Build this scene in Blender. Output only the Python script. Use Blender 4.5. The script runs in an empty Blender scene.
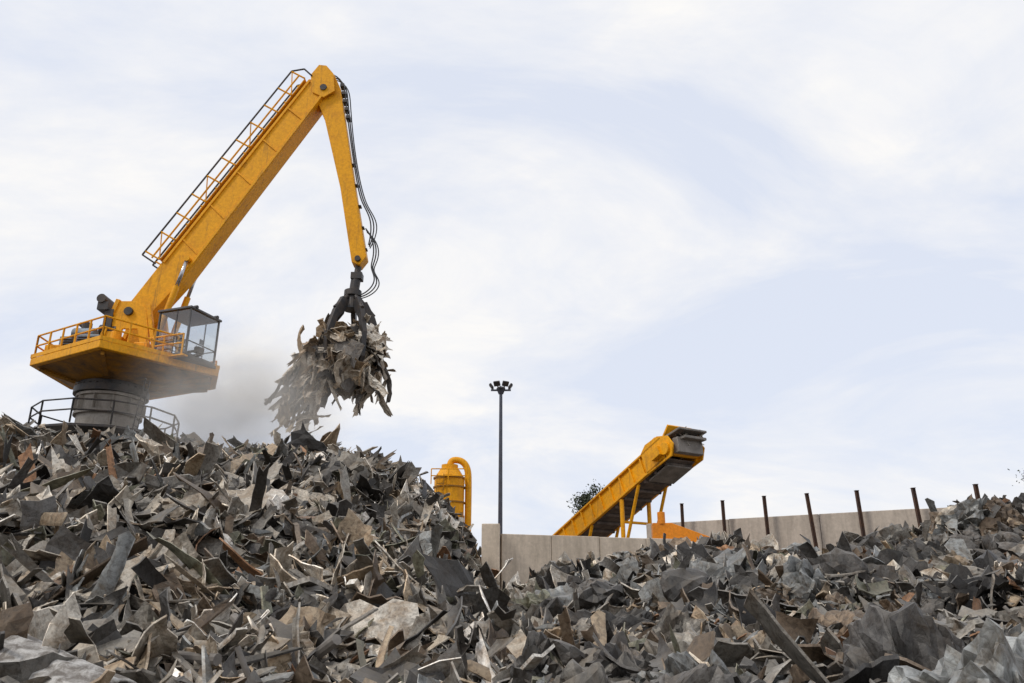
import bpy, bmesh, math, random
import numpy as np
from mathutils import Vector, Matrix
random.seed(7); rng=np.random.default_rng(11)
sc=bpy.context.scene
sc.view_settings.view_transform='Standard'; sc.view_settings.look='None'; sc.view_settings.exposure=0

# ------------------------------------------------------------------ materials
def newmat(name):
    m=bpy.data.materials.new(name); m.use_nodes=True
    nt=m.node_tree; return m,nt,nt.nodes,nt.links,nt.nodes['Principled BSDF']
def ramp(n,stops):
    r=n.new('ShaderNodeValToRGB'); cr=r.color_ramp
    cr.elements[0].position=stops[0][0]; cr.elements[0].color=(*stops[0][1],1)
    cr.elements[1].position=stops[1][0]; cr.elements[1].color=(*stops[1][1],1)
    for p,c in stops[2:]:
        e=cr.elements.new(p); e.color=(*c,1)
    return r
def noise(n,l,vec,scale,detail=6,rough=.6,dist=0):
    t=n.new('ShaderNodeTexNoise'); t.inputs['Scale'].default_value=scale
    t.inputs['Detail'].default_value=detail; t.inputs['Roughness'].default_value=rough
    t.inputs['Distortion'].default_value=dist
    l.new(vec,t.inputs['Vector']); return t
def mix(n,l,fac,a,b,mode='MIX'):
    m=n.new('ShaderNodeMix'); m.data_type='RGBA'; m.blend_type=mode
    if isinstance(fac,float): m.inputs[0].default_value=fac
    else: l.new(fac,m.inputs[0])
    for i,v in ((6,a),(7,b)):
        if isinstance(v,tuple): m.inputs[i].default_value=(*v,1)
        else: l.new(v,m.inputs[i])
    return m.outputs[2]
def bump(n,l,h,strength,dist,bs):
    b=n.new('ShaderNodeBump'); b.inputs['Strength'].default_value=strength
    b.inputs['Distance'].default_value=dist; l.new(h,b.inputs['Height']); l.new(b.outputs[0],bs.inputs['Normal'])

def generic(name,base,dirt=None,scale=1.5,lo=.45,hi=.7,rough=.55,metal=0.,bs_=.3,bd=.01,spec=.5,streak=0.):
    m,nt,n,l,p=newmat(name)
    g=n.new('ShaderNodeNewGeometry')
    a=noise(n,l,g.outputs['Position'],scale,8,.65,.4)
    r=ramp(n,[(lo,(0,0,0)),(hi,(1,1,1))]); l.new(a.outputs[0],r.inputs[0])
    dirt=dirt or tuple(c*.5 for c in base)
    c=mix(n,l,r.outputs[0],base,dirt)
    b=noise(n,l,g.outputs['Position'],scale*9,4,.6)
    r2=ramp(n,[(.3,(.8,.8,.8)),(.7,(1.1,1.1,1.1))]); l.new(b.outputs[0],r2.inputs[0])
    c=mix(n,l,1.0,c,r2.outputs[0],'MULTIPLY')
    if streak:   # grime that has run down the panels
        mp=n.new('ShaderNodeMapping'); mp.inputs['Scale'].default_value=(5,5,.45); l.new(g.outputs['Position'],mp.inputs['Vector'])
        s=noise(n,l,mp.outputs[0],1.,7,.7,.2); r3=ramp(n,[(.54,(0,0,0)),(.74,(streak,)*3)]); l.new(s.outputs[0],r3.inputs[0])
        c=mix(n,l,r3.outputs[0],c,(.12,.07,.03))
    l.new(c,p.inputs['Base Color']); p.inputs['Roughness'].default_value=rough; p.inputs['Metallic'].default_value=metal
    p.inputs['Specular IOR Level'].default_value=spec
    bump(n,l,b.outputs[0],bs_,bd,p)
    return m
YEL=generic('yellow_paint',(.86,.385,.005),(.55,.21,.012),.9,.52,.85,.5,0,.15,.005,.25,.7)
YELD=generic('yellow_paint_dark',(.42,.19,.015),(.13,.075,.035),1.5,.40,.68,.6,spec=.3)  # darker yellow with brown patches mixed in by noise
ORA=generic('orange_paint',(.78,.25,.010),(.45,.15,.03),1.2,.5,.8,.5,spec=.3)
DARK=generic('dark_steel',(.035,.035,.038),(.08,.06,.045),3,.4,.7,.5,.3)
HOSE=generic('rubber',(.018,.018,.018),(.04,.04,.04),4,.4,.7,.5)
GREY=generic('grey_machinery',(.20,.25,.30),(.09,.085,.08),2,.4,.7,.5,.2)
CABF=generic('cab_frame_paint',(.10,.10,.105),(.06,.055,.05),2,.4,.7,.5,.2)
PED=generic('pedestal_steel',(.25,.225,.20),(.13,.115,.10),1.3,.35,.65,.65,.1)
PEDL=generic('pedestal_plate',(.40,.365,.32),(.24,.21,.18),1.3,.35,.7,.7,.05,streak=.6)
GALV=generic('mast_steel',(.09,.10,.13),(.06,.06,.07),2,.4,.7,.5,.4)
RUST=generic('rusty_steel',(.075,.045,.035),(.13,.06,.03),4,.4,.7,.8,.2)
BELT=generic('belt_rubber',(.15,.12,.10),(.06,.05,.045),2,.4,.65,.8)
CHROME=generic('piston_rod',(.5,.5,.52),(.3,.3,.3),2,.5,.8,.25,.9)
SEAT=generic('seat_fabric',(.05,.05,.06),(.03,.03,.03),4,.4,.7,.9)
def concrete(name,c1,c2):
    m,nt,n,l,p=newmat(name); g=n.new('ShaderNodeNewGeometry')
    mp=n.new('ShaderNodeMapping'); mp.inputs['Scale'].default_value=(1.6,1.6,.25); l.new(g.outputs['Position'],mp.inputs['Vector'])
    a=noise(n,l,mp.outputs[0],1.6,8,.65,.3); r=ramp(n,[(.4,c1),(.68,c2)]); l.new(a.outputs[0],r.inputs[0])
    b=noise(n,l,g.outputs['Position'],7,8,.7); r2=ramp(n,[(.3,(.82,.82,.82)),(.7,(1.08,1.08,1.08))]); l.new(b.outputs[0],r2.inputs[0])
    l.new(mix(n,l,1.0,r.outputs[0],r2.outputs[0],'MULTIPLY'),p.inputs['Base Color']); p.inputs['Roughness'].default_value=.9
    bump(n,l,b.outputs[0],.4,.02,p); return m
CONC=concrete('concrete',(.68,.57,.45),(.47,.39,.30))
CONC2=concrete('weathered_concrete',(.55,.47,.39),(.40,.34,.28))
def scrapmat(name,rough,metal,dust,bs_=.35):
    m,nt,n,l,p=newmat(name)
    at=n.new('ShaderNodeAttribute'); at.attribute_name='Col'
    g=n.new('ShaderNodeNewGeometry')
    a=noise(n,l,g.outputs['Position'],2.6,9,.72,1.2)
    r=ramp(n,[(.45,(0,0,0)),(.66,(1,1,1))]); l.new(a.outputs[0],r.inputs[0])
    c=mix(n,l,r.outputs[0],at.outputs['Color'],mix(n,l,1.0,at.outputs['Color'],(.52,.41,.31),'MULTIPLY'))
    b=noise(n,l,g.outputs['Position'],16,8,.7,.6)
    r2=ramp(n,[(.32,(.4,.38,.36)),(.58,(1.15,1.13,1.1))]); l.new(b.outputs[0],r2.inputs[0])
    c=mix(n,l,1.0,c,r2.outputs[0],'MULTIPLY')
    # settled dust on faces that look up
    sx=n.new('ShaderNodeSeparateXYZ'); l.new(g.outputs['Normal'],sx.inputs[0])
    ab=n.new('ShaderNodeMath'); ab.operation='MULTIPLY'; l.new(sx.outputs[2],ab.inputs[0]); l.new(a.outputs[0],ab.inputs[1])
    r3=ramp(n,[(.24,(0,0,0)),(.6,(dust,dust,dust))]); l.new(ab.outputs[0],r3.inputs[0])
    c=mix(n,l,r3.outputs[0],c,(.42,.37,.30))
    l.new(c,p.inputs['Base Color'])
    p.inputs['Metallic'].default_value=metal
    rr=ramp(n,[(.3,(rough-.14,)*3),(.7,(rough+.25,)*3)]); l.new(b.outputs[0],rr.inputs[0]); l.new(rr.outputs[0],p.inputs['Roughness'])
    bump(n,l,b.outputs[0],bs_,.02,p); return m
SCR=scrapmat('scrap_sheet_metal',.46,.35,.42,.5)
LOADM=scrapmat('loaded_scrap_metal',.5,.2,.4,.5)
SCR2=scrapmat('crushed_scrap',.42,.42,.25,.5)
m,nt,n,l,p=newmat('cab_glass')
n.remove(p); gl=n.new('ShaderNodeBsdfGlossy'); gl.inputs['Roughness'].default_value=.03; gl.inputs['Color'].default_value=(.9,.9,.9,1)
tr=n.new('ShaderNodeBsdfTransparent'); tr.inputs[0].default_value=(.82,.86,.88,1)
mx=n.new('ShaderNodeMixShader'); mx.inputs[0].default_value=.13; l.new(tr.outputs[0],mx.inputs[1]); l.new(gl.outputs[0],mx.inputs[2])
l.new(mx.outputs[0],n['Material Output'].inputs[0]); GLASS=m
LEAF=generic('foliage',(.07,.085,.045),(.035,.045,.025),1.5,.4,.6,.8)
BARK=generic('bark',(.10,.075,.055),(.05,.04,.03),3,.4,.6,.9)
GROUND=generic('yard_dirt',(.20,.17,.14),(.12,.10,.085),.25,.4,.65,.95)

# ------------------------------------------------------------------ helpers
def link(o,parent=None):
    sc.collection.objects.link(o)
    if parent: o.parent=parent
    return o
def empty(name):
    o=bpy.data.objects.new(name,None); return link(o)
def frombm(name,bm,mat,parent=None,bev=0,smooth=False):
    me=bpy.data.meshes.new(name); bmesh.ops.recalc_face_normals(bm,faces=bm.faces); bm.to_mesh(me); bm.free()
    me.materials.append(mat)
    if smooth:
        for f in me.polygons: f.use_smooth=True
    o=bpy.data.objects.new(name,me); link(o,parent)
    if bev:
        b=o.modifiers.new('bev','BEVEL'); b.width=bev; b.segments=2; b.limit_method='ANGLE'
    return o
def bbox(bm,c,s,rot=None):
    M=Matrix.Translation(c)
    if rot is not None: M=M@rot
    bmesh.ops.create_cube(bm,size=1,matrix=M@Matrix.Diagonal((*s,1)))
def bcyl(bm,a,b,r1,r2=None,seg=14,caps=True):
    a=Vector(a);b=Vector(b);d=b-a
    if d.length<1e-6: return
    q=Vector((0,0,1)).rotation_difference(d.normalized()).to_matrix().to_4x4()
    bmesh.ops.create_cone(bm,cap_ends=caps,segments=seg,radius1=r1,radius2=r1 if r2 is None else r2,depth=d.length,matrix=Matrix.Translation((a+b)/2)@q)
def bpoly(bm,pts,off):
    off=Vector(off); a=[bm.verts.new(Vector(p)) for p in pts]; b=[bm.verts.new(Vector(p)+off) for p in pts]
    bm.faces.new(a); bm.faces.new(b[::-1]); k=len(pts)
    for i in range(k): bm.faces.new((a[i],a[(i+1)%k],b[(i+1)%k],b[i]))
def tube(name,pts,r,mat,parent=None,smooth=True):
    cu=bpy.data.curves.new(name,'CURVE'); cu.dimensions='3D'; cu.bevel_depth=r; cu.bevel_resolution=2
    s=cu.splines.new('NURBS' if smooth else 'POLY'); s.points.add(len(pts)-1)
    for i,p in enumerate(pts): s.points[i].co=(*p,1)
    if smooth: s.order_u=4; s.use_endpoint_u=True; s.resolution_u=6
    cu.materials.append(mat); o=bpy.data.objects.new(name,cu); return link(o,parent)
def railing(bm,path,h,closed=False,r=.03,step=1.1,up=Vector((0,0,1)),rails=(1,.55)):
    path=[Vector(p) for p in path]; P=path+([path[0]] if closed else [])
    for a,b in zip(P[:-1],P[1:]):
        k=max(1,round((b-a).length/step))
        for i in range(k+1):
            q=a.lerp(b,i/k); bcyl(bm,q,q+up*h,r,seg=6)
        for f in rails: bcyl(bm,a+up*h*f,b+up*h*f,r,seg=6)
def npmesh(name,V,F,C,mat,parent=None,smooth=False):
    me=bpy.data.meshes.new(name); k=F.shape[1]
    me.vertices.add(len(V)); me.vertices.foreach_set('co',V.astype(np.float32).ravel())
    me.loops.add(F.size); me.loops.foreach_set('vertex_index',F.astype(np.int32).ravel())
    me.polygons.add(len(F)); me.polygons.foreach_set('loop_start',np.arange(0,F.size,k,dtype=np.int32))
    try: me.polygons.foreach_set('loop_total',np.full(len(F),k,dtype=np.int32))
    except Exception: pass
    me.update(calc_edges=True); me.validate()
    ca=me.color_attributes.new('Col','FLOAT_COLOR','POINT')
    ca.data.foreach_set('color',np.c_[C,np.ones(len(C))].astype(np.float32).ravel())
    me.materials.append(mat); me.polygons.foreach_set('use_smooth',np.full(len(me.polygons),smooth,bool))
    return link(bpy.data.objects.new(name,me),parent)

# ------------------------------------------------------------------ heap relief
XS=np.array([-45,-22,-16,-12,-9,-7,-5,-3.5,-2.3,-1.6,-1.1,0,1.5,3,6,8,10,12,14,17,25,45.])
YS=np.array([-4,4,8,14,20,26,29,31,34,40,46.])
Z=np.array([
[.3]*22,
[1,1,.95,.95,.9,.9,.9,.9,.9,.9,.9,.9,.9,.9,.9,.95,1,1,1,1,1,1],
[2.1,1.8,1.7,1.6,1.5,1.5,1.45,1.4,1.35,1.3,1.25,1.2,1.2,1.2,1.2,1.25,1.3,1.4,1.5,1.6,1.8,2],
[4.1,3.9,3.7,3.5,3.4,3.3,3.1,2.7,2.3,2.0,1.9,1.6,1.6,1.8,1.9,2.0,2.1,2.2,2.3,2.4,2.5,3],
[6.1,5.9,5.7,5.5,5.3,5.1,4.8,4.1,3.4,2.8,2.3,1.8,2.1,2.4,2.5,2.6,2.7,3.0,3.6,3.7,4,4],
[7.5,7.4,7.2,7.1,6.9,6.7,6.3,5.6,4.8,3.7,2.5,2.0,2.9,3.2,3.3,3.45,3.4,4.1,5.3,5.0,4.9,5],
[8.1,8.1,8.0,7.8,7.6,7.4,7.0,6.2,5.4,4.2,2.5,1.8,2.1,2.3,2.3,2.5,2.5,3,4.3,4.1,4,4],
[8.3,8.3,8.3,8.1,7.9,7.7,7.2,6.4,5.5,4.2,2.3,.8,.3,.3,.3,.3,.8,1.2,1.7,2,2,2],
[8.0,8.0,7.9,7.5,7.1,6.7,5.9,5.0,3.8,2.1,.8,0,0,0,0,0,0,0,0,0,0,0],
[4,4,4,4,3.5,3,2.5,2,1,0,0,0,0,0,0,0,0,0,0,0,0,0],
[-.3]*22])
_w=[(rng.normal(size=2)*s,rng.uniform(0,6.28),a) for s,a in [(.5,.14),(.5,.14),(.9,.12),(.9,.12),(1.6,.10),(1.6,.10),(2.4,.07)]]
def H(x,y):
    x=np.clip(np.asarray(x,float),XS[0],XS[-1]-1e-6); y=np.clip(np.asarray(y,float),YS[0],YS[-1]-1e-6)
    i=np.searchsorted(XS,x,'right')-1; j=np.searchsorted(YS,y,'right')-1
    fx=(x-XS[i])/(XS[i+1]-XS[i]); fy=(y-YS[j])/(YS[j+1]-YS[j])
    z=Z[j,i]*(1-fx)*(1-fy)+Z[j,i+1]*fx*(1-fy)+Z[j+1,i]*(1-fx)*fy+Z[j+1,i+1]*fx*fy
    amp=np.clip(z/2,0,1)
    for k,ph,a in _w: z=z+a*amp*np.sin(k[0]*x+k[1]*y+ph)
    return z
def Hn(x,y):
    e=.3; gx=(H(x+e,y)-H(x-e,y))/(2*e); gy=(H(x,y+e)-H(x,y-e))/(2*e)
    v=np.stack([-gx,-gy,np.ones_like(gx)],1); return v/np.linalg.norm(v,axis=1)[:,None]
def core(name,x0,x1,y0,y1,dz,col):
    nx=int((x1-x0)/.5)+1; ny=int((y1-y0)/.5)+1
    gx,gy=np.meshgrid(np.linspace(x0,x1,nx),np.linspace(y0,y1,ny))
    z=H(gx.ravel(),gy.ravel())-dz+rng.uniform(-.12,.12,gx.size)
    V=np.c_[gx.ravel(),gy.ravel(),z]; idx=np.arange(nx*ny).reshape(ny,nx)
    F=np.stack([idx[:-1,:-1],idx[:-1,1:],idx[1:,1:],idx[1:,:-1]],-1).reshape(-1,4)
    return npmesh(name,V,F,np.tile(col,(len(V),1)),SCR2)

def unit(v): return v/np.linalg.norm(v,axis=1)[:,None]
def frames(nrm,N):
    t=unit(np.cross(nrm,rng.normal(size=(N,3)))); return t,np.cross(nrm,t)
def tri(s): return np.abs(((s/math.pi)%2)-1)*2-1
def plates(C,nrm,L,W,th,curl,fold,crump,col,nu=6,nv=4,tan=None,vb=.15):
    """bent, torn sheet offcuts: outline, curl, sharp folds and dents differ for every piece"""
    N=len(C); U,Vv=np.meshgrid(np.linspace(-1,1,nu),np.linspace(-1,1,nv),indexing='ij'); U=U.ravel();Vv=Vv.ravel(); K=len(U)
    eu=abs(U)>.99; ev=abs(Vv)>.99
    ju=rng.normal(size=(N,K))*np.where(eu,.10,.02); jv=rng.normal(size=(N,K))*np.where(ev,.10,.03)
    tap=rng.uniform(-.22,.22,(N,1)); sk=rng.uniform(-.4,.4,(N,1))
    x=(U+ju+sk*Vv*(W/L)[:,None])*L[:,None]/2
    y=(Vv*(1+tap*U)+jv)*W[:,None]/2
    bow=rng.normal(size=(N,1))*.05; y=y+bow*(U**2)*L[:,None]
    u0=rng.uniform(-.7,.7,(N,1)); v0=rng.uniform(-.7,.7,(N,1))
    z=curl[:,None]*L[:,None]*U**2*.5+fold[:,None]*abs(U-u0+.3*Vv)*L[:,None]*.5
    z=z+rng.normal(size=(N,1))*2*vb*np.maximum(Vv-v0,0)*W[:,None]*.5+rng.normal(size=(N,1))*vb*Vv**2*W[:,None]
    z=z+rng.normal(size=(N,1))*.10*U*Vv*W[:,None]*2
    for k_,a_ in ((2.2,1.2),(4.,.8),(7.,.45)):
        kx=rng.normal(size=(N,1))*k_; ky=rng.normal(size=(N,1))*k_*.7
        z=z+tri(kx*U+ky*Vv+rng.uniform(0,6.28,(N,1)))*crump[:,None]*a_
    z=z+rng.normal(size=(N,K))*crump[:,None]*.2
    a=np.stack([x,y,z],-1); b=a.copy(); b[...,2]-=th[:,None]
    I=np.arange(K).reshape(nu,nv); ring=np.array(list(I[:,0])+list(I[-1,1:])+list(I[-2::-1,-1])+list(I[0,-2:0:-1])); R=len(ring)
    P=np.concatenate([a,b,a[:,ring],b[:,ring]],1); KK=P.shape[1]
    if tan is None: t,bb=frames(nrm,N)
    else:
        t=unit(tan); bb=unit(np.cross(nrm,t)); nrm=np.cross(t,bb)
    W3=P[...,0:1]*t[:,None]+P[...,1:2]*bb[:,None]+P[...,2:3]*nrm[:,None]+C[:,None]
    f=np.stack([I[:-1,:-1],I[1:,:-1],I[1:,1:],I[:-1,1:]],-1).reshape(-1,4)
    rim=np.array([((i+1)%R+2*K,i+2*K,i+2*K+R,(i+1)%R+2*K+R) for i in range(R)])
    T=np.concatenate([f,(f+K)[:,::-1],rim])
    F=(T[None]+(np.arange(N)*KK)[:,None,None]).reshape(-1,4)
    cc=np.repeat(col[:,None],KK,1)
    cc[:,2*K:]=cc[:,2*K:]*1.5+.05     # sheared bright edge
    return W3.reshape(-1,3),F,cc.reshape(-1,3)
PALL=np.array([[.31,.29,.255],[.20,.188,.168],[.105,.10,.095],[.50,.45,.375],[.06,.057,.054],[.36,.285,.20],[.15,.112,.078],[.68,.64,.57],[.22,.23,.23],[.032,.03,.029],[.84,.81,.76],[.25,.135,.07],[.17,.17,.125]])
PWL=np.array([.14,.14,.14,.12,.10,.08,.08,.065,.08,.06,.03,.018,.06]); PWL=PWL/PWL.sum()
PWR=np.array([.10,.17,.20,.03,.12,.07,.12,.012,.10,.08,.003,.025,.04]); PWR=PWR/PWR.sum()
def cols(N,w): return PALL[rng.choice(len(PALL),N,p=w)]*rng.uniform(.7,1.25,(N,1))
def tilt(nrm,s):
    if np.ndim(s): s=s[:,None]
    return unit(nrm+rng.normal(size=nrm.shape)*s)
def scatter(name,N,x0,x1,y0,y1,size,asp,th,pw,parent,mat,til=.7,nu=6,nv=4,bias=1.,lift=(-.15,.3),crump=.02,curl=.2,fold=.15,smooth=True,vb=.15):
    x=rng.uniform(x0,x1,N); y=y0+(y1-y0)*rng.uniform(0,1,N)**bias
    keep=(abs(x)<y*1.0+9)&(H(x,y)>.4); x=x[keep]; y=y[keep]; N=len(x)
    L=rng.lognormal(math.log(size),.42,N).clip(size*.35,size*2.1); W=(L*rng.uniform(*asp,N))
    L=L*np.clip(.42+y/24,.5,1.0); W=W*np.clip(.42+y/24,.5,1.0)
    z=H(x,y)+rng.uniform(*lift,N)
    V,F,c=plates(np.c_[x,y,z],tilt(Hn(x,y),til*np.where(y>26,.6,1)),L,W,rng.uniform(*th,N),rng.normal(0,curl,N),rng.normal(0,fold,N),crump*L,cols(N,pw),nu,nv,None,vb)
    return npmesh(name,V,F,c,mat,parent,smooth)
def bundles(name,x,y,R,k,parent,pw,mat,sm=False):
    """crushed packets: each one a stack of folded sheets squeezed together along one direction"""
    N=len(x); base=np.c_[x,y,H(x,y)+R*rng.uniform(-.4,.15,N)]
    n0=unit(rng.normal(size=(N,3))*[1,1,.75]+[0,-.35,.3]); t0=unit(np.cross(n0,rng.normal(size=(N,3)))); c0=cols(N,pw)
    s=np.tile(np.linspace(-1,1,k),N); rep=lambda a:np.repeat(a,k,0)
    M=N*k; Rr=rep(R); n=tilt(rep(n0),.13); t=unit(rep(t0)+rng.normal(size=(M,3))*.12)
    C=rep(base)+rep(n0)*(s*Rr*.45+rng.normal(size=M)*.03)[:,None]+rng.normal(size=(M,3))*.07*Rr[:,None]
    fall=np.sqrt(1-.55*s**2); L=Rr*2.0*fall*rng.uniform(.8,1.05,M); W=L*rng.uniform(.6,.95,M)
    cl=rep(c0)*rng.uniform(.6,1.25,(M,1)); mixin=rng.random(M)<.15; cl[mixin]=cols(mixin.sum(),pw)
    V,F,c=plates(C,n,L,W,rng.uniform(.01,.03,M),rng.normal(-.16,.14,M)*np.sign(s+.01),rng.normal(0,.10,M),.05*L,cl,11,8,t,.15)
    return npmesh(name,V,F,c,mat,parent,sm)
def ico(sub):
    bm=bmesh.new(); bmesh.ops.create_icosphere(bm,subdivisions=sub,radius=1); V=np.array([v.co[:] for v in bm.verts]); F=np.array([[v.index for v in f.verts] for f in bm.faces]); bm.free(); return V,F
def lumps(name,x,y,R,sub,parent,pw,mat=None):
    D,T=ico(sub); N=len(x); K=len(D); out=np.empty((N,K,3)); z=H(x,y); c=np.repeat(cols(N,pw)[:,None],K,1)
    for i in range(N):
        n_=rng.normal(size=(8,3)); n_/=np.linalg.norm(n_,axis=1)[:,None]; d_=rng.uniform(.5,.95,8)
        dt=np.maximum(D@n_.T,.05); r=np.minimum((d_/dt).min(1),1.15)
        P=D*r[:,None]; ax=rng.normal(size=3); ax/=np.linalg.norm(ax); cre=np.zeros(K)
        for k_,a_ in ((4,.18),(8,.18),(13,.16),(22,.12),(38,.06),(60,.03)):
            kv=rng.normal(size=3); kv-=ax*(kv@ax)*.92; kv/=np.linalg.norm(kv)
            s=P@kv*k_+rng.uniform(0,6.28)+1.1*np.sin(P@ax*2.5+rng.uniform(0,6))
            w_=tri(s)*(.35+.65*np.sin(P@rng.normal(size=3)*2.5)**2)
            P=P+(D*.8+rng.normal(size=3)*.3)*(w_*a_)[:,None]; cre+=w_*a_
        P*=rng.uniform([.85,.7,.5],[1.35,1.1,1.])
        A=np.linalg.qr(rng.normal(size=(3,3)))[0]; P=P@A.T*R[i]
        out[i]=P+[x[i],y[i],z[i]+R[i]*rng.uniform(-.3,.15)]
        c[i]*=(1+.25*np.sin(D@rng.normal(size=3)*5)+.3*np.sin(D@rng.normal(size=3)*11)+cre*1.4)[:,None].clip(.3,1.6)
    F=(T[None]+(np.arange(N)*K)[:,None,None]).reshape(-1,3)
    return npmesh(name,out.reshape(-1,3),F,c.reshape(-1,3),mat or SCR2,parent)

heapL=core('scrap_metal_heap',-45,0.2,-4,46,.35,(.03,.027,.025))  # near-black core colour paints shade into the gaps between pieces
scatter('sheet_fragments',8000,-30,.1,4.6,35,.95,(.2,.6),(.010,.03),PWL,heapL,SCR,.55,10,6,1.,(-.2,.25),.018,.11,.14,False)
scatter('broken_castings',2600,-30,.1,4.6,35,.6,(.3,.7),(.04,.10),PWL,heapL,SCR,.7,5,4,1.,(-.1,.25),.012,.1,.1,False)
scatter('small_fragments',16000,-30,.1,4.6,34,.45,(.12,.6),(.008,.025),PWL,heapL,SCR,.75,6,3,1.15,(-.05,.3),.018,.15,.2,False)
scatter('fine_fragments',15000,-14,.1,4.6,15,.2,(.12,.7),(.006,.02),PWL,heapL,SCR,.85,4,3,1.,(0,.25),.02,.2,.2)
scatter('bent_strips',11000,-30,.1,4.8,34,1.1,(.04,.14),(.010,.03),PWL,heapL,SCR,.5,10,3,1.,(0,.32),.008,.12,.15)
N=620; x=rng.uniform(-26,-.3,N); y=rng.uniform(6,32,N); k=abs(x)<y*.9+3; x=x[k];y=y[k]
bundles('crumpled_sheets',x,y,rng.uniform(.3,.6,len(x)),5,heapL,PWL,SCR)
heapR=core('scrap_metal_heap',0,45,-4,31,.4,(.03,.027,.024))  # core again near-black, gap shade put into its colour
N=1150; x=rng.uniform(.2,27,N); y=rng.uniform(5.2,28.0,N); k=(x<y*.85+3)
x=x[k];y=y[k];R=rng.uniform(.4,.8,len(x)); R[y<16]*=.72
bundles('crushed_bundles',x,y,R,9,heapR,PWR,SCR)
N=1050; x=rng.uniform(.2,27,N); y=rng.uniform(5.2,27.6,N); k=(x<y*.85+3)
x=x[k];y=y[k];R=rng.uniform(.45,.9,len(x)); R[y<16]*=.75; nr=y<14
lumps('crushed_blocks_near',x[nr],y[nr],R[nr],5,heapR,PWR); lumps('crushed_blocks',x[~nr],y[~nr],R[~nr],4,heapR,PWR)
scatter('small_fragments',5500,.1,28,4.8,28.5,.36,(.15,.7),(.008,.03),PWR,heapR,SCR,.7,6,3,1.,(.0,.5),.02,.2,.25)
scatter('bent_strips',1600,.1,28,4.8,28.5,.9,(.05,.16),(.010,.03),PWR,heapR,SCR,.6,10,3,1.,(.1,.5),.01,.15,.2)
scatter('fine_fragments',5000,.1,15,4.8,15,.15,(.2,.9),(.008,.03),PWR,heapR,SCR,.9,3,3,1.,(.1,.5),.03,.2,.2,False)
for hp,x0_,x1_,cnt in ((heapL,-24,-.5,170),(heapR,.5,22,60)):
    bm=bmesh.new()
    for i in range(cnt):
        x=random.uniform(x0_,x1_); y=random.uniform(6,31 if hp is heapL else 27); z=float(H(x,y))+random.uniform(-.05,.3)
        d=Vector((random.gauss(0,1),random.gauss(0,1),random.gauss(0,.45))).normalized(); L=random.uniform(.5,1.5); r=random.uniform(.015,.06)
        if i%2: bcyl(bm,Vector((x,y,z))-d*L/2,Vector((x,y,z))+d*L/2,r,seg=10)
        else:
            M=Vector((1,0,0)).rotation_difference(d).to_matrix().to_4x4()@Matrix.Rotation(random.uniform(0,6),4,'X')
            bbox(bm,(x,y,z),(L,.09,.01),M); bbox(bm,Vector((x,y,z))+M.to_3x3()@Vector((0,-.045,.045)),(L,.01,.09),M)
    frombm('pipes_and_angle_bars',bm,PED,hp)
# bottom-left large curved drum shell
bm=bmesh.new(); c=Vector((-3.95,7.0,1.42)); ax=Vector((.86,-.35,-.25)).normalized(); q=Vector((0,0,1)).rotation_difference(ax).to_matrix()
rows=[]
for i in range(25):
    row=[]
    for j in range(60):
        a=math.pi*1.7*j/59-.4; r=.42+.012*math.sin(j*1.3+i*.5)+random.uniform(-.005,.005)-.05*math.exp(-((i-14)**2+(j-20)**2)/30)
        L=(i/24-.5)*1.9+ (0.05*math.sin(j*.9)+random.uniform(-.02,.02) if i in(0,24) else 0)
        row.append(bm.verts.new(c+q@Vector((math.cos(a)*r,math.sin(a)*r,L))))
    rows.append(row)
for i in range(24):
    for j in range(59): bm.faces.new((rows[i][j],rows[i+1][j],rows[i+1][j+1],rows[i][j+1]))
drumM=generic('galvanised_drum',(.50,.48,.45),(.16,.14,.12),7,.42,.6,.6,.15,.6)
o=frombm('drum_shell',bm,drumM,heapL,0,True); o.modifiers.new('s','SOLIDIFY').thickness=.02

# ------------------------------------------------------------------ ground
bm=bmesh.new(); bmesh.ops.create_grid(bm,x_segments=40,y_segments=40,size=1500); frombm('ground',bm,GROUND)

# ------------------------------------------------------------------ walls
W=empty('concrete_wall'); bm=bmesh.new(); bbox(bm,(-.77,30,2.68),(.66,.8,5.36)); frombm('end_pillar',bm,CONC,W,.03)
a=Vector((-.43,30.25));b=Vector((7.0,32.5)); d=(b-a); L=d.length; rot=Matrix.Rotation(math.atan2(d.y,d.x),4,'Z')
for i in range(4):
    bm=bmesh.new(); p0=a+d*((i+.5)/4); bbox(bm,(p0.x,p0.y,2.53+random.uniform(-.02,.02)),(L/4-.015,.35,5.06),rot); frombm(f'wall_panel_{i+1}',bm,CONC,W,.02)
W2=empty('concrete_wall'); a=Vector((6.6,39.92)); dr=Vector((13.3,-6.9)).normalized(); rot=Matrix.Rotation(math.atan2(dr.y,dr.x),4,'Z')
for i in range(12):
    bm=bmesh.new(); p0=a+dr*(i+.5)*4; bbox(bm,(p0.x,p0.y,3.25+random.uniform(-.015,.015)),(3.98,.3,6.5),rot); frombm(f'wall_panel_{i+1}',bm,CONC2,W2,.02)
posts=[(8.0,38.3),(9.75,37.5),(11.45,36.6),(13.2,35.7),(14.95,34.8),(16.9,33.7),(18.9,32.7),(20.8,31.7),(22.8,30.7)]
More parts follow.
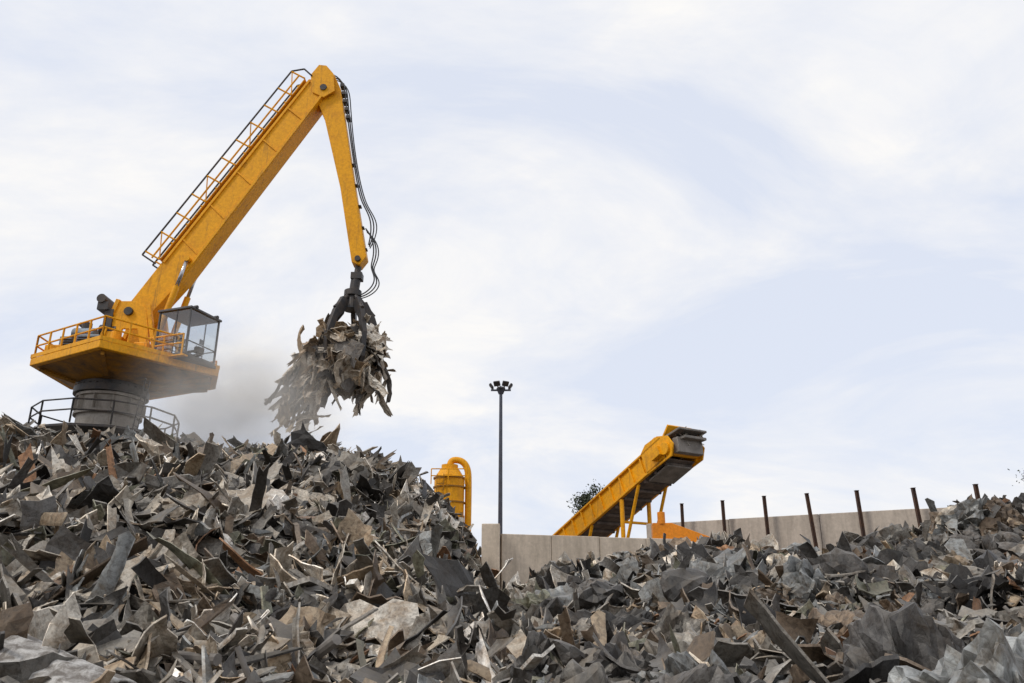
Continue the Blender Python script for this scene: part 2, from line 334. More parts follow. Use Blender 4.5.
for i,(px,py) in enumerate(posts):
    bm=bmesh.new(); rt=Matrix.Rotation(random.uniform(-.03,.03),4,'X')@Matrix.Rotation(random.uniform(-.07,.02),4,'Y')
    zt=7.3+random.uniform(-.1,.1); T=Matrix.Translation((px,py,5))@rt@Matrix.Translation((0,0,-5))
    for s,w in ((-.06,(.012,.14)),(.06,(.012,.14)),(0,(.11,.012))):
        bmesh.ops.create_cube(bm,size=1,matrix=T@Matrix.Translation((s,0,zt/2))@Matrix.Diagonal((*w,zt,1)))
    bmesh.ops.create_cube(bm,size=1,matrix=T@Matrix.Translation((0,0,zt+.01))@Matrix.Diagonal((.17,.17,.02,1)))
    frombm('steel_fence_post',bm,RUST)

# ------------------------------------------------------------------ crane
CR=empty('material_handler_crane')
PX,PY=-18.8,36.3
bm=bmesh.new(); bcyl(bm,(PX,PY,0),(PX,PY,11.9),1.4,1.32,48)
for zz in (10.9,11.75): bcyl(bm,(PX,PY,zz),(PX,PY,zz+.12),1.47,seg=48)
for i in range(12):
    a=i*math.pi/6; bbox(bm,(PX+1.45*math.cos(a),PY+1.45*math.sin(a),11.4),(.22,.04,.6),Matrix.Rotation(a,4,'Z'))
frombm('pedestal',bm,PEDL,CR,0)
bm=bmesh.new(); bcyl(bm,(PX,PY,11.9),(PX,PY,12.2),1.62,seg=48); bcyl(bm,(PX,PY,12.2),(PX,PY,12.42),1.5,seg=48)
for i in range(28):
    a=i*math.pi/14; bcyl(bm,(PX+1.55*math.cos(a),PY+1.55*math.sin(a),12.2),(PX+1.55*math.cos(a),PY+1.55*math.sin(a),12.28),.05,seg=6)
frombm('slew_ring',bm,DARK,CR)
poly=[(-21.7,34.3),(-17.3,31.7),(-13.8,36.0),(-14.7,38.2),(-19.3,40.5),(-21.9,38.2)]
cx,cy=-18.0,36.4
bm=bmesh.new(); bpoly(bm,[(x,y,12.85) for x,y in poly],(0,0,.35)); frombm('deck',bm,YEL,CR,.03)
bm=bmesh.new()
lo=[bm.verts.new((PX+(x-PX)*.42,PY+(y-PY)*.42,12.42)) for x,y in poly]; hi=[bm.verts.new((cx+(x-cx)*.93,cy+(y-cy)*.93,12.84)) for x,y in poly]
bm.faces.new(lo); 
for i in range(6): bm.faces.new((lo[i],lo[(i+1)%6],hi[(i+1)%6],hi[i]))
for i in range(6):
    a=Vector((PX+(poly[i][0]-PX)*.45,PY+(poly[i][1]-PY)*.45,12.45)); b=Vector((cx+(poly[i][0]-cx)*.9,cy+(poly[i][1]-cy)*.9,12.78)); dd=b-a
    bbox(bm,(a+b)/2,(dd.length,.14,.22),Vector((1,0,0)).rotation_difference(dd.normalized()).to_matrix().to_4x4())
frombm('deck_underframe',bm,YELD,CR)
bm=bmesh.new()
for i,(x,y) in enumerate(poly):
    x2,y2=poly[(i+1)%6]; a=Vector((x,y,13.2));b=Vector((x2,y2,13.2))
    dd=(b-a); bbox(bm,(a+b)/2+Vector((0,0,.09)),(dd.length+.04,.03,.18),Matrix.Rotation(math.atan2(dd.y,dd.x),4,'Z'))
frombm('kick_plate',bm,YEL,CR)
bm=bmesh.new()
ins=[(cx+(x-cx)*.97,cy+(y-cy)*.97,13.2) for x,y in poly]
railing(bm,[ins[1],ins[0],ins[5],ins[4],ins[3]],1.1,r=.045)
e=Vector(ins[1]).lerp(Vector(ins[2]),.62); railing(bm,[ins[1],e],1.1,r=.045)
frombm('deck_railing',bm,YEL,CR)
bm=bmesh.new(); ring=[(PX+3.1*math.cos(i*math.pi/6),PY+3.1*math.sin(i*math.pi/6),10.0) for i in range(12)]
bpoly(bm,[(x,y,9.88) for x,y,_ in ring],(0,0,.1)); railing(bm,ring,1.05,True,.04,1.6)
for i in range(6):
    a=i*math.pi/3; bcyl(bm,(PX+1.3*math.cos(a),PY+1.3*math.sin(a),8.5),(PX+2.9*math.cos(a),PY+2.9*math.sin(a),9.9),.07,seg=8)
frombm('service_platform',bm,DARK,CR)
bm=bmesh.new()
for s in (-.22,.22): bcyl(bm,(PX+1.75,PY-.9+s,10.0),(PX+2.05,PY-.9+s,12.9),.03,seg=6)
for i in range(9):
    f=i/9; bcyl(bm,(PX+1.75+.3*f,PY-1.12,10.35+2.6*f),(PX+1.75+.3*f,PY-.68,10.35+2.6*f),.02,seg=6)
frombm('access_ladder',bm,DARK,CR)
bm=bmesh.new(); bbox(bm,(-20.0,36.2,13.85),(1.9,2.6,1.3)); bbox(bm,(-20.1,36.0,14.6),(1.1,1.6,.22))
bbox(bm,(-18.9,34.0,13.65),(1.1,1.0,.85)); bcyl(bm,(-19.9,34.2,14.3),(-18.9,34.2,14.3),.3,seg=18); frombm('power_pack',bm,GREY,CR,.05)
bm=bmesh.new()
for i in range(9): bbox(bm,(-20.0,34.88,13.35+i*.12),(1.5,.05,.05),Matrix.Rotation(.5,4,'X'))
for i in range(6): bbox(bm,(-18.9,33.48,13.38+i*.11),(.8,.04,.04),Matrix.Rotation(.5,4,'X'))
bcyl(bm,(-20.5,36,14.7),(-20.5,36,15.3),.1); bcyl(bm,(-20.5,36,15.3),(-20.75,36,15.5),.1)
bcyl(bm,(-19.3,35.3,14.9),(-18.5,35.3,14.9),.28); bcyl(bm,(-19.6,34.6,14.55),(-19.6,34.6,15.0),.22)
bbox(bm,(-19.2,35.25,16.0),(.5,.8,.4)); bcyl(bm,(-19.3,34.8,16.35),(-19.3,35.7,16.35),.22); bbox(bm,(-18.9,35.2,15.4),(.4,.5,.9))
frombm('vents_and_exhaust',bm,DARK,CR,0)
bm=bmesh.new(); bbox(bm,(-20.9,34.75,13.55),(.7,.7,.7)); bbox(bm,(-16.6,34.0,13.5),(.6,.5,.6)); bcyl(bm,(-17.5,33.3,13.2),(-17.5,33.3,14.1),.22,seg=16); frombm('tool_boxes',bm,YEL,CR,.04)
bm=bmesh.new()
for yy in (35.05,36.83):
    bpoly(bm,[(-19.2,yy,13.2),(-18.5,yy,13.2),(-18.2,yy,14.9),(-17.5,yy,14.9),(-17.0,yy,13.2),(-16.5,yy,13.2),(-16.9,yy,14.4),(-17.2,yy,15.9),(-17.8,yy,16.3),(-18.5,yy,16.3),(-18.85,yy,15.6)],(0,.12,0))
    bpoly(bm,[(-19.5,yy-.06,13.2),(-19.3,yy-.06,13.2),(-18.5,yy-.06,16.35),(-18.7,yy-.06,16.4)],(0,.24,0))
    bpoly(bm,[(-16.5,yy-.06,13.2),(-16.3,yy-.06,13.2),(-17.05,yy-.06,16.1),(-17.25,yy-.06,16.1)],(0,.24,0))
for zz in (13.9,14.9): bbox(bm,(-18.9,36,zz),(.14,1.7,.18))
frombm('boom_support_frame',bm,YEL,CR,.02)
bm=bmesh.new(); bcyl(bm,(-18.0,34.9,15.75),(-18.0,37.1,15.75),.2,seg=20)
bcyl(bm,(-9.95,35.35,28.6),(-9.95,36.65,28.6),.18,seg=20); bcyl(bm,(-7.55,35.5,18.75),(-7.55,36.5,18.75),.14,seg=16); frombm('pivot_pins',bm,DARK,CR)
bm=bmesh.new(); bpoly(bm,[(-18.45,35.5,15.5),(-17.9,35.5,15.25),(-17.35,35.5,15.6),(-16.0,35.5,17.5),(-9.85,35.5,28.3),(-9.7,35.5,28.8),(-10.0,35.5,29.15),(-10.8,35.5,29.2),(-17.1,35.5,18.45),(-18.4,35.5,16.2)],(0,1,0))
frombm('boom',bm,YEL,CR,.03)
t0=Vector((-17.1,36,18.45)); t1=Vector((-10.8,36,29.2)); bd=(t1-t0).normalized(); bn=Vector((-bd.z,0,bd.x)); BL=(t1-t0).length
bm=bmesh.new()
for yy in (35.46,36.54):
    for (p,q_) in (((-16.05,17.58),(-9.9,28.35)),((-16.95,18.5),(-10.75,29.05))):
        P=Vector((p[0],yy,p[1]));Q=Vector((q_[0],yy,q_[1])); dd=Q-P; M=Vector((1,0,0)).rotation_difference(dd.normalized()).to_matrix().to_4x4()
        bbox(bm,(P+Q)/2,(dd.length,.07,.12),M)
    for f in (.12,.3,.48,.66,.84):
        P=Vector((-16.05,yy,17.58)).lerp(Vector((-9.9,yy,28.35)),f);Q=Vector((-16.95,yy,18.5)).lerp(Vector((-10.75,yy,29.05)),f);dd=Q-P
        M=Vector((1,0,0)).rotation_difference(dd.normalized()).to_matrix().to_4x4(); bbox(bm,(P+Q)/2,(dd.length*.86,.05,.06),M)
frombm('boom_flanges',bm,YEL,CR)
bm=bmesh.new(); rotb=Vector((1,0,0)).rotation_difference(bd).to_matrix().to_4x4()
bbox(bm,t0+bd*(BL*.5)+bn*.13,(BL*.98,1.15,.05),rotb)
for i in range(34):
    bbox(bm,t0+bd*(BL*(i+.5)/34)+bn*.2,(.05,.9,.08),rotb)
frombm('boom_walkway',bm,YEL,CR)
bmy=bmesh.new(); bmd=bmesh.new()
for yy in (-.6,.6):
    for i in range(11):
        q_=t0+bd*(BL*(i*.098+.01))+bn*.13+Vector((0,yy,0)); bcyl(bmy,q_,q_+bn*.85,.045,seg=6)
    bcyl(bmy,t0+bn*.5+Vector((0,yy,0)),t0+bd*BL*.99+bn*.5+Vector((0,yy,0)),.045,seg=6)
    s=t0+bn*1.0+Vector((0,yy,0))-bd*.1; bcyl(bmd,s,s+bd*BL*1.0,.045,seg=6)
    bcyl(bmd,s,s-bn*.85-bd*.05,.045,seg=6); bcyl(bmd,s+bd*BL,s+bd*(BL+.45)-bn*.5,.045,seg=6); bcyl(bmd,s+bd*(BL+.45)-bn*.5,s+bd*(BL+.3)-bn*1.1,.045,seg=6)
    for i in range(0,10,3):
        a=t0+bd*(BL*(i*.098+.01))+bn*.13+Vector((0,yy,0)); b=t0+bd*(BL*((i+1)*.098+.01))+bn*.95+Vector((0,yy,0)); bcyl(bmy,a,b,.03,seg=6)
frombm('walkway_posts',bmy,YEL,CR); frombm('walkway_handrail',bmd,DARK,CR)
bm=bmesh.new();bm2=bmesh.new()
for yy in (35.3,36.7):
    a=Vector((-16.9,yy,13.4)); b=Vector((-15.75,yy,18.6)); bcyl(bm,a,a.lerp(b,.72),.15,seg=16); bcyl(bm2,a.lerp(b,.72),b,.09,seg=12)
a=Vector((-15.75,35.2,18.6)); bcyl(bm,a,a+Vector((0,1.6,0)),.14)
a=t0+bd*(BL*.60)+bn*.34; b=Vector((-10.5,36,29.75)); bcyl(bm,a,a.lerp(b,.62),.17,seg=16); bcyl(bm2,a.lerp(b,.62),b,.09,seg=12)
frombm('hydraulic_cylinders',bm,YEL,CR,0); frombm('piston_rods',bm2,CHROME,CR,0,True)
bm=bmesh.new(); bpoly(bm,[(-10.6,35.65,29.3),(-10.2,35.65,29.7),(-9.5,35.65,29.6),(-9.1,35.65,28.7),(-8.87,35.65,27.4),(-7.95,35.65,22.75),(-7.15,35.65,18.9),(-7.45,35.65,18.45),(-7.85,35.65,18.6),(-8.7,35.65,22.75),(-9.8,35.65,26.8),(-10.4,35.65,28.2)],(0,.7,0))
frombm('stick',bm,YEL,CR,.03)
bm=bmesh.new()
for yy in (35.42,36.47):
    bpoly(bm,[(-10.5,yy,28.3),(-9.9,yy,28.0),(-9.35,yy,28.4),(-9.5,yy,29.5),(-9.9,yy,30.0),(-10.3,yy,30.05),(-10.7,yy,29.4)],(0,.1,0))
frombm('stick_head_plates',bm,YEL,CR,.01)
bm=bmesh.new()
for i in range(5):
    z0=29.0-i*.5; bbox(bm,(-9.05+i*.11,35.9,z0),(.22,.4,.2))
for i in range(5):
    z0=24.2-i*1.2; bbox(bm,(-8.15+i*.22,35.95,z0),(.2,.3,.08))
frombm('hose_clamps',bm,DARK,CR,.02)
for k,(dx,yy,rr) in enumerate([(0,35.8,.035),(.1,36.0,.035),(.2,36.2,.03)]):
    tube(f'hose_{k}',[(-9.6,yy,29.7),(-9.0+dx,yy,29.4),(-8.85+dx,yy,28.2),(-8.5+dx*.5,yy,26.2),(-8.05+dx*.5,yy,23.8),(-7.65+dx,yy,22.0),(-7.2+dx*1.3,yy,21.4),(-6.95+dx*1.3,yy,20.5),(-7.1,yy,19.6)],rr,HOSE,CR)
    tube(f'hose_low_{k}',[(-7.3,yy,20.5),(-6.9+dx,yy,20),(-6.75+dx,yy,19.0),(-7.0,yy,18.4),(-6.6+dx,yy,17.8),(-6.9+dx,yy,17.1),(-7.5,yy,16.8),(-7.9,yy,16.9)],rr,HOSE,CR)
for k in range(2):
    tube(f'hose_boom_{k}',[tuple(t0+bn*.2+bd*BL*f+Vector((0,.2+.12*k,0))) for f in (-.08,.1,.3,.5,.7,.9)]+[(-10.3,35.8,30.0),(-9.7,35.8,29.8)],.03,HOSE,CR)
# grapple
bm=bmesh.new(); gx,gy=-7.75,36.0
bcyl(bm,(-7.55,gy,18.75),(-7.62,gy,17.9),.16); bbox(bm,(-7.6,gy,17.95),(.55,.5,.35)); bcyl(bm,(-7.65,gy,17.8),(-7.7,gy,17.2),.24,seg=18)
bcyl(bm,(gx,gy,17.2),(gx,gy,16.9),.42,seg=24); bcyl(bm,(gx,gy,16.9),(gx,gy,16.2),.3,.42,seg=20)
for i in range(5):
    a=i*2*math.pi/5+.35; u=Vector((math.cos(a),math.sin(a),0)); s=Vector((-u.y,u.x,0)); c0=Vector((gx,gy,0))
    prof=[(.35,16.6),(.7,16.7),(1.15,15.9),(1.55,14.7),(1.5,13.5),(1.0,12.5),(.4,12.0),(.9,12.7),(1.25,13.6),(1.25,14.6),(.95,15.5),(.45,16.1)]
    bpoly(bm,[c0+u*r+Vector((0,0,z))-s*.11 for r,z in prof],s*.22)
    bcyl(bm,c0+u*.28+Vector((0,0,16.9)),c0+u*1.1+Vector((0,0,16.0)),.1,seg=10)
frombm('grapple',bm,DARK,CR,.015)
PL=np.array([[.62,.55,.45],[.46,.40,.32],[.74,.68,.58],[.30,.26,.21],[.12,.11,.10],[.80,.76,.68],[.42,.32,.21]])
N=300; d=unit(rng.normal(size=(N,3))); r=rng.uniform(.35,1,N)[:,None]
C=np.array([-7.85,36,13.85])+d*r*[1.75,1.5,1.75]; C[:,0]+=np.where(C[:,2]>14.3,.2,0)
tan=rng.normal(size=(N,3))*[.9,.8,.6]+np.array([.3,0,.5])*(C[:,0:1]<-8.2)+np.array([.3,0,-.5])*(C[:,0:1]>-7.6)
cl=PL[rng.choice(7,N)]*rng.uniform(.7,1.15,(N,1)); L=rng.uniform(.6,1.8,N); W_=L*rng.uniform(.2,.65,N)
V1,F1,c1=plates(C,tilt(d,.45),L,W_,rng.uniform(.012,.03,N),rng.normal(-.22,.25,N),rng.normal(0,.25,N),.035*L,cl,10,6,tan)
N=150; base=np.array([[-9.0,36,14.0]])+rng.normal(size=(N,3))*[.4,.55,.45]; f=rng.uniform(0,1,(N,1))**1.15
C=base+f*np.array([[-1.15,0,-3.3]]); tan=np.array([[.45,0,1.]])+rng.normal(size=(N,3))*.33; nr_=unit(np.cross(tan,rng.normal(size=(N,3))))
cl=PL[rng.choice(7,N)]; L=rng.uniform(.9,2.2,N)*(1-.35*f[:,0])
V2,F2,c2=plates(C,nr_,L,L*rng.uniform(.08,.3,N),np.full(N,.02),rng.normal(0,.25,N),rng.normal(0,.28,N),.03*L,cl,10,5,tan)
N=45; base=np.array([[-7.2,36,12.6]])+rng.normal(size=(N,3))*[.8,.7,.4]; tan=np.array([[-.1,0,1.]])+rng.normal(size=(N,3))*.4; nr_=unit(np.cross(tan,rng.normal(size=(N,3)))); L=rng.uniform(.7,1.7,N)
V3,F3,c3=plates(base,nr_,L,L*rng.uniform(.06,.25,N),np.full(N,.02),rng.normal(0,.25,N),rng.normal(0,.25,N),.03*L,PL[rng.choice(7,N)],10,5,tan)
npmesh('scrap_load',np.r_[V1,V2,V3],np.r_[F1,F2+len(V1),F3+len(V1)+len(V2)],np.r_[c1,c2,c3],LOADM,CR,False)
# cab
cab=bpy.data.objects.new('operator_cab',None); link(cab,CR); cab.location=(-15.15,35.2,13.3); cab.rotation_euler=(0,0,math.radians(-20))
w,dp,h=1.75,1.9,2.25
fb=bmesh.new(); bbox(fb,(0,0,.06),(w+.1,dp+.1,.12)); bbox(fb,(0,0,h+.02),(w+.18,dp+.2,.10)); bbox(fb,(-.1,0,h+.12),(w*.6,dp*.6,.10))
for sx in (-1,1):
    for sy in (-1,1): bbox(fb,(sx*w/2,sy*dp/2,h/2),(.08,.08,h))
    bbox(fb,(sx*w/2,0,.7),(.05,dp,.05))
for sy in (-1,1): bbox(fb,(0,sy*dp/2,.7),(w,.05,.05)); bbox(fb,(.12,sy*dp/2,h/2),(.05,.05,h))
frombm('cab_frame',fb,CABF,cab,.012)
fb=bmesh.new()
def pane(vs): fb.faces.new([fb.verts.new(v) for v in vs])
for sx in (-1,1): x_=sx*w/2; pane([(x_,-dp/2+.04,.12),(x_,dp/2-.04,.12),(x_,dp/2-.04,h-.04),(x_,-dp/2+.04,h-.04)])
for sy in (-1,1): y_=sy*dp/2; pane([(-w/2+.04,y_,.12),(w/2-.04,y_,.12),(w/2-.04,y_,h-.04),(-w/2+.04,y_,h-.04)])
frombm('cab_glazing',fb,GLASS,cab)
fb=bmesh.new(); bbox(fb,(-.15,0,.5),(.5,.5,.14)); bbox(fb,(-.4,0,.9),(.12,.48,.75),Matrix.Rotation(-.12,4,'Y')); bbox(fb,(-.45,0,1.4),(.1,.26,.2)); bcyl(fb,(-.15,0,.1),(-.15,0,.45),.1)
for s in (-1,1): bbox(fb,(0,s*.38,.65),(.45,.12,.1)); bcyl(fb,(.2,s*.38,.7),(.23,s*.38,.93),.025)
bbox(fb,(.6,.3,1.0),(.06,.3,.25)); frombm('operator_seat',fb,SEAT,cab,.03)
fb=bmesh.new(); bbox(fb,(0,0,-.06),(w+.2,dp+.15,.14)); bbox(fb,(1.05,-.3,.35),(.25,.4,.3)); bbox(fb,(1.0,-.3,.1),(.4,.08,.08)); 
for s in (-1,1):bcyl(fb,(.8,s*.7,h+.1),(1.0,s*.7,h+.1),.09)
frombm('cab_base_and_lamps',fb,DARK,cab,.02)
fb=bmesh.new(); railing(fb,[(-1.25,-1.2,-.05),(.9,-1.2,-.05)],.95,r=.04); bbox(fb,(-.1,-1.1,-.1),(2.3,.3,.06)); frombm('cab_guard_rail',fb,YEL,cab)

# ------------------------------------------------------------------ floodlight mast
LM=empty('floodlight_mast'); lx,ly=-.72,50
bm=bmesh.new(); bcyl(bm,(lx,ly,0),(lx,ly,16.2),.17,.10,16); bcyl(bm,(lx,ly,0),(lx,ly,.1),.4)
bbox(bm,(lx,ly,16.15),(1.3,.1,.1)); bbox(bm,(lx,ly,16.2),(.1,1.3,.1)); bcyl(bm,(lx,ly,15.9),(lx,ly,16.25),.16,.3,16)
frombm('pole',bm,GALV,LM)
bm=bmesh.new()
for sx,sy in ((-.62,0),(.62,0),(-.25,-.62),(.3,-.6),(0,.62)):
    a=math.atan2(sy,sx); M=Matrix.Rotation(a,4,'Z')@Matrix.Rotation(math.radians(35),4,'Y')
    bbox(bm,(lx+sx,ly+sy,16.42),(.16,.42,.34),M); bbox(bm,(lx+sx*.8,ly+sy*.8,16.25),(.06,.06,.2))
frombm('floodlights',bm,DARK,LM,.03)

# ------------------------------------------------------------------ cyclone
CY=empty('cyclone_dust_collector'); x0,y0=-3.75,48
bm=bmesh.new(); bcyl(bm,(x0,y0,6.5),(x0,y0,10.1),.9,seg=32); bcyl(bm,(x0,y0,10.1),(x0,y0,10.6),.9,.6,seg=32)
bcyl(bm,(x0,y0,3),(x0,y0,6.5),.3,.9,seg=32); bcyl(bm,(x0,y0,10.6),(x0,y0,10.9),.5,seg=24)
frombm('body',bm,YEL,CY,0)
bm=bmesh.new()
for zz in (7.4,8.6,9.5,10.05): bcyl(bm,(x0,y0,zz),(x0,y0,zz+.08),.97,seg=32)
for s in (-.8,.8):
    for t in (-.8,.8): bcyl(bm,(x0+s,y0+t,0),(x0+s,y0+t,8),.09,seg=8)
for i in range(10): bbox(bm,(x0-.45,y0-1.03,7.0+i*.33),(.4,.04,.05))
for s in(-.2,.2): bbox(bm,(x0-.45+s,y0-1.03,8.5),(.04,.04,3.4))
frombm('bands_and_legs',bm,YELD,CY)
tube('outlet_duct',[(x0,y0,10.7),(x0,y0,11.15),(x0+.3,y0,11.25),(x0+.8,y0,11.15),(x0+1.1,y0,10.7),(x0+1.15,y0,10),(x0+1.15,y0,8.5),(x0+1.15,y0,4)],.2,YEL,CY)
bm=bmesh.new(); railing(bm,[(x0-1.0,y0-1.0,9.6),(x0+1.0,y0-1.0,9.6)],.9,r=.035); frombm('top_railing',bm,YEL,CY)

# ------------------------------------------------------------------ conveyor
CV=empty('inclined_conveyor'); tl=Vector((2.75,51,5.1)); hd=Vector((8.85,41.0,9.9)); cd=(hd-tl); CL=cd.length; X=cd.normalized(); Y=Vector((0,0,1)).cross(X).normalized(); Zv=X.cross(Y)
Mc=Matrix.Translation(tl)@Matrix((X,Y,Zv)).transposed().to_4x4(); root=bpy.data.objects.new('frame_root',None); link(root,CV); root.matrix_world=Mc
hw=.95
bm=bmesh.new()
for s in (-1,1):
    bbox(bm,(CL/2,s*hw,.62),(CL,.04,1.05)); bbox(bm,(CL/2,s*(hw+.06),1.18),(CL,.2,.1)); bbox(bm,(CL/2,s*(hw+.06),.08),(CL,.2,.12)); 
    k=13
    for i in range(k+1): bbox(bm,(CL*i/k,s*(hw+.07),.63),(.09,.12,1.0))
frombm('side_panels',bm,YEL,root,.01)
bm=bmesh.new(); bbox(bm,(CL/2,0,.02),(CL*.98,1.8,.06)); bbox(bm,(CL/2,0,.75),(CL*.99,1.8,.05))
for i in range(14): bcyl(bm,(CL*(i+.5)/14,-.9,-.08),(CL*(i+.5)/14,.9,-.08),.09,seg=10)
frombm('belt',bm,BELT,root)
bm=bmesh.new()
for s in (-1,1): bpoly(bm,[(CL-1.7,s*1.02,.0),(CL+.3,s*1.02,-.1),(CL+.7,s*1.02,.4),(CL+.5,s*1.02,1.0),(CL-.2,s*1.02,1.4),(CL-1.2,s*1.02,1.5),(CL-1.7,s*1.02,1.25)],(0,s*.09,0))
bbox(bm,(CL-.9,0,1.5),(.9,2.0,.06)); bbox(bm,(CL-.2,.3,1.6),(.5,.9,.4),Matrix.Rotation(.3,4,'Y')); bcyl(bm,(CL+.1,-1.25,.45),(CL+.1,1.25,.45),.33,seg=20)
bbox(bm,(CL-.5,-1.25,.5),(.7,.3,.5)); bbox(bm,(CL+.1,.1,1.5),(.9,1.7,.12),Matrix.Rotation(-.5,4,'Y')); frombm('head_housing',bm,YEL,root,.02)
bm=bmesh.new(); bbox(bm,(CL+.75,0,1.05),(1.2,1.9,.12),Matrix.Rotation(.15,4,'Y')); bbox(bm,(CL+.6,0,.4),(.4,1.7,.8),Matrix.Rotation(.3,4,'Y')); bbox(bm,(CL+.8,.1,.7),(.9,1.5,.15),Matrix.Rotation(.3,4,'Y'))
bbox(bm,(CL-1.2,0,-.18),(1.6,1.7,.1)); frombm('discharge_lip',bm,PED,root,.03)
Nn=26; C=np.c_[rng.uniform(CL+.1,CL+1.0,Nn),rng.uniform(-.9,.9,Nn),rng.uniform(.3,1.1,Nn)]
dd=unit(rng.normal(size=(Nn,3))); L=rng.uniform(.3,.6,Nn)
V,F,c=plates(C,dd,L,L*.5,np.full(Nn,.03),rng.normal(0,.2,Nn),rng.normal(0,.2,Nn),.02*L,cols(Nn,PWL),5,3); npmesh('discharging_scrap',V,F,c,SCR,root)
bm=bmesh.new()
for f in (.3,.66):
    p0=tl+X*CL*f
    for s in (-.95,.95):
        q_=p0+Y*s; bcyl(bm,q_,(q_.x,q_.y,0),.12,seg=10); bcyl(bm,q_+X*1.6,(q_.x+.2,q_.y,q_.z-2.2),.09,seg=10)
    bcyl(bm,p0+Y*.95-Vector((0,0,1.2)),p0-Y*.95-Vector((0,0,1.2)),.08,seg=8)
frombm('support_legs',bm,YEL,CV)
bm=bmesh.new(); bpoly(bm,[(5.8,33.7,5.85),(6.6,33.7,5.85),(8.7,33.5,5.05),(8.7,33.5,4.8),(5.8,33.7,4.95)],(.1,.9,0))
bbox(bm,(7.2,34.2,4.75),(2.9,.9,.1)); bcyl(bm,(6.2,33.8,5.8),(6.2,33.8,6.3),.16,seg=12)
for s in (6.1,8.4): bbox(bm,(s,34.2,2.34),(.18,.18,4.69))
frombm('feed_chute',bm,ORA,None,.02)

# ------------------------------------------------------------------ trees
def tree(x,y,h,cr,n=2600):
    T=empty('tree'); bm=bmesh.new(); top=Vector((x,y,h-cr)); bcyl(bm,(x,y,0),top,.28,.12,10)
    cl=[]
    for i in range(26):
        a=random.uniform(0,6.28); f=random.uniform(.1,1); e=top+Vector((math.cos(a)*cr*f*.75,math.sin(a)*cr*f*.75,random.uniform(-1.3,.9)*cr)); bcyl(bm,(x,y,(h-cr)*random.uniform(.6,.98)),e,.08,.02,6); cl.append((e,random.uniform(.25,.5)*cr))
    frombm('trunk_and_limbs',bm,BARK,T); bm=bmesh.new()
    for i in range(n):
        e,r=random.choice(cl); d=Vector([random.gauss(0,.5) for _ in range(3)])*r; p=e+d; s=random.uniform(.04,.1)
        R=Matrix.Rotation(random.uniform(0,6.28),3,Vector([random.gauss(0,1) for _ in range(3)]).normalized())
        bm.faces.new([bm.verts.new(p+R@Vector(v)*s) for v in ((-1,-.6,0),(1,-.5,0),(.8,.6,0),(-.7,.5,0))])
    frombm('foliage',bm,LEAF,T)
tree(5.75,62,11.7,1.4,3200); tree(39.0,60,12.5,2.2); tree(46,66,11,2.6)

# ------------------------------------------------------------------ dust
m=bpy.data.materials.new('dust_volume'); m.use_nodes=True; n=m.node_tree.nodes; l=m.node_tree.links; n.remove(n['Principled BSDF'])
tc=n.new('ShaderNodeTexCoord'); ln=n.new('ShaderNodeVectorMath'); ln.operation='LENGTH'; l.new(tc.outputs['Object'],ln.inputs[0])
fo=n.new('ShaderNodeMapRange'); fo.inputs[1].default_value=1; fo.inputs[2].default_value=.1; fo.inputs[3].default_value=0; fo.inputs[4].default_value=1; fo.interpolation_type='SMOOTHSTEP'; l.new(ln.outputs['Value'],fo.inputs[0])
ns=noise(n,l,tc.outputs['Object'],2.1,4,.6,.5); nr2=n.new('ShaderNodeMapRange'); nr2.inputs[1].default_value=.35; nr2.inputs[2].default_value=.7; nr2.inputs[3].default_value=.15; l.new(ns.outputs[0],nr2.inputs[0])
mu=n.new('ShaderNodeMath'); mu.operation='MULTIPLY'; l.new(fo.outputs[0],mu.inputs[0]); l.new(nr2.outputs[0],mu.inputs[1])
mu2=n.new('ShaderNodeMath'); mu2.operation='MULTIPLY'; mu2.inputs[1].default_value=.6; l.new(mu.outputs[0],mu2.inputs[0])
pv=n.new('ShaderNodeVolumePrincipled'); pv.inputs['Color'].default_value=(1,.94,.86,1); pv.inputs['Anisotropy'].default_value=.0; l.new(mu2.outputs[0],pv.inputs['Density']); l.new(pv.outputs[0],n['Material Output'].inputs['Volume'])
bm=bmesh.new()
bmesh.ops.create_icosphere(bm,subdivisions=4,radius=1)
o=frombm('dust_cloud',bm,m); o.location=(-10.3,28.9,9.2); o.scale=(5.0,3.4,4.2); o.rotation_euler=(0,.25,0)

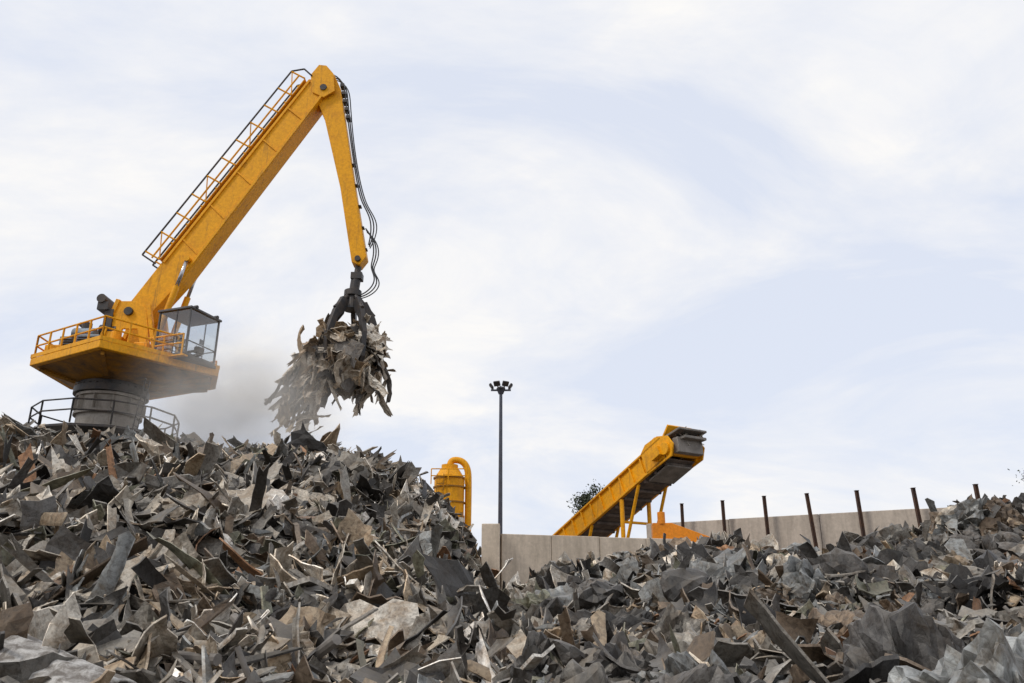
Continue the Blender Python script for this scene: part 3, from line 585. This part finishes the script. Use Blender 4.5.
# ------------------------------------------------------------------ sky and sun
w=bpy.data.worlds.new('World'); sc.world=w; w.use_nodes=True; n=w.node_tree.nodes; l=w.node_tree.links; bg=n['Background']
el,az=math.radians(48),math.radians(235)
sk=n.new('ShaderNodeTexSky'); sk.sky_type='NISHITA'; sk.sun_disc=False; sk.sun_elevation=el; sk.sun_rotation=az
tc=n.new('ShaderNodeTexCoord'); sp=n.new('ShaderNodeSeparateXYZ'); l.new(tc.outputs['Generated'],sp.inputs[0])
ad=n.new('ShaderNodeMath'); ad.operation='ADD'; ad.inputs[1].default_value=.35; l.new(sp.outputs[2],ad.inputs[0])
mxx=n.new('ShaderNodeMath'); mxx.operation='MAXIMUM'; mxx.inputs[1].default_value=.1; l.new(ad.outputs[0],mxx.inputs[0])
cb=n.new('ShaderNodeCombineXYZ')
for i in (0,1):
    dv=n.new('ShaderNodeMath'); dv.operation='DIVIDE'; l.new(sp.outputs[i],dv.inputs[0]); l.new(mxx.outputs[0],dv.inputs[1]); l.new(dv.outputs[0],cb.inputs[i])
mp=n.new('ShaderNodeMapping'); mp.inputs['Rotation'].default_value=(0,0,.5); mp.inputs['Scale'].default_value=(1,1.5,1); mp.inputs['Location'].default_value=(2.3,.7,0); l.new(cb.outputs[0],mp.inputs[0])
a=noise(n,l,mp.outputs[0],1.3,8,.60,.7); r=ramp(n,[(.40,(0,0,0)),(.60,(1,1,1))]); l.new(a.outputs[0],r.inputs[0])
b=noise(n,l,mp.outputs[0],3.0,8,.62,.9); r2=ramp(n,[(.35,(8.6,8.8,9.35)),(.62,(9.8,9.65,9.5))]); l.new(b.outputs[0],r2.inputs[0])
veil=mix(n,l,.88,sk.outputs[0],(8.1,8.6,9.8))
c=mix(n,l,r.outputs[0],veil,r2.outputs[0])
l.new(c,bg.inputs[0]); bg.inputs[1].default_value=.1
sd=bpy.data.lights.new('sun','SUN'); sd.energy=1.5; sd.angle=math.radians(10); sd.color=(1,.95,.88); so=bpy.data.objects.new('sun',sd); link(so)
dirv=Vector((math.sin(az)*math.cos(el),math.cos(az)*math.cos(el),math.sin(el)))
so.rotation_euler=dirv.to_track_quat('Z','Y').to_euler()

cam=bpy.data.cameras.new('camera'); co=bpy.data.objects.new('camera',cam); link(co); co.location=(0,0,2)
co.rotation_euler=(math.radians(90)+math.atan(.35),0,0); cam.sensor_width=36; cam.lens=28.125; cam.clip_end=5000; cam.clip_start=.05
sc.camera=co
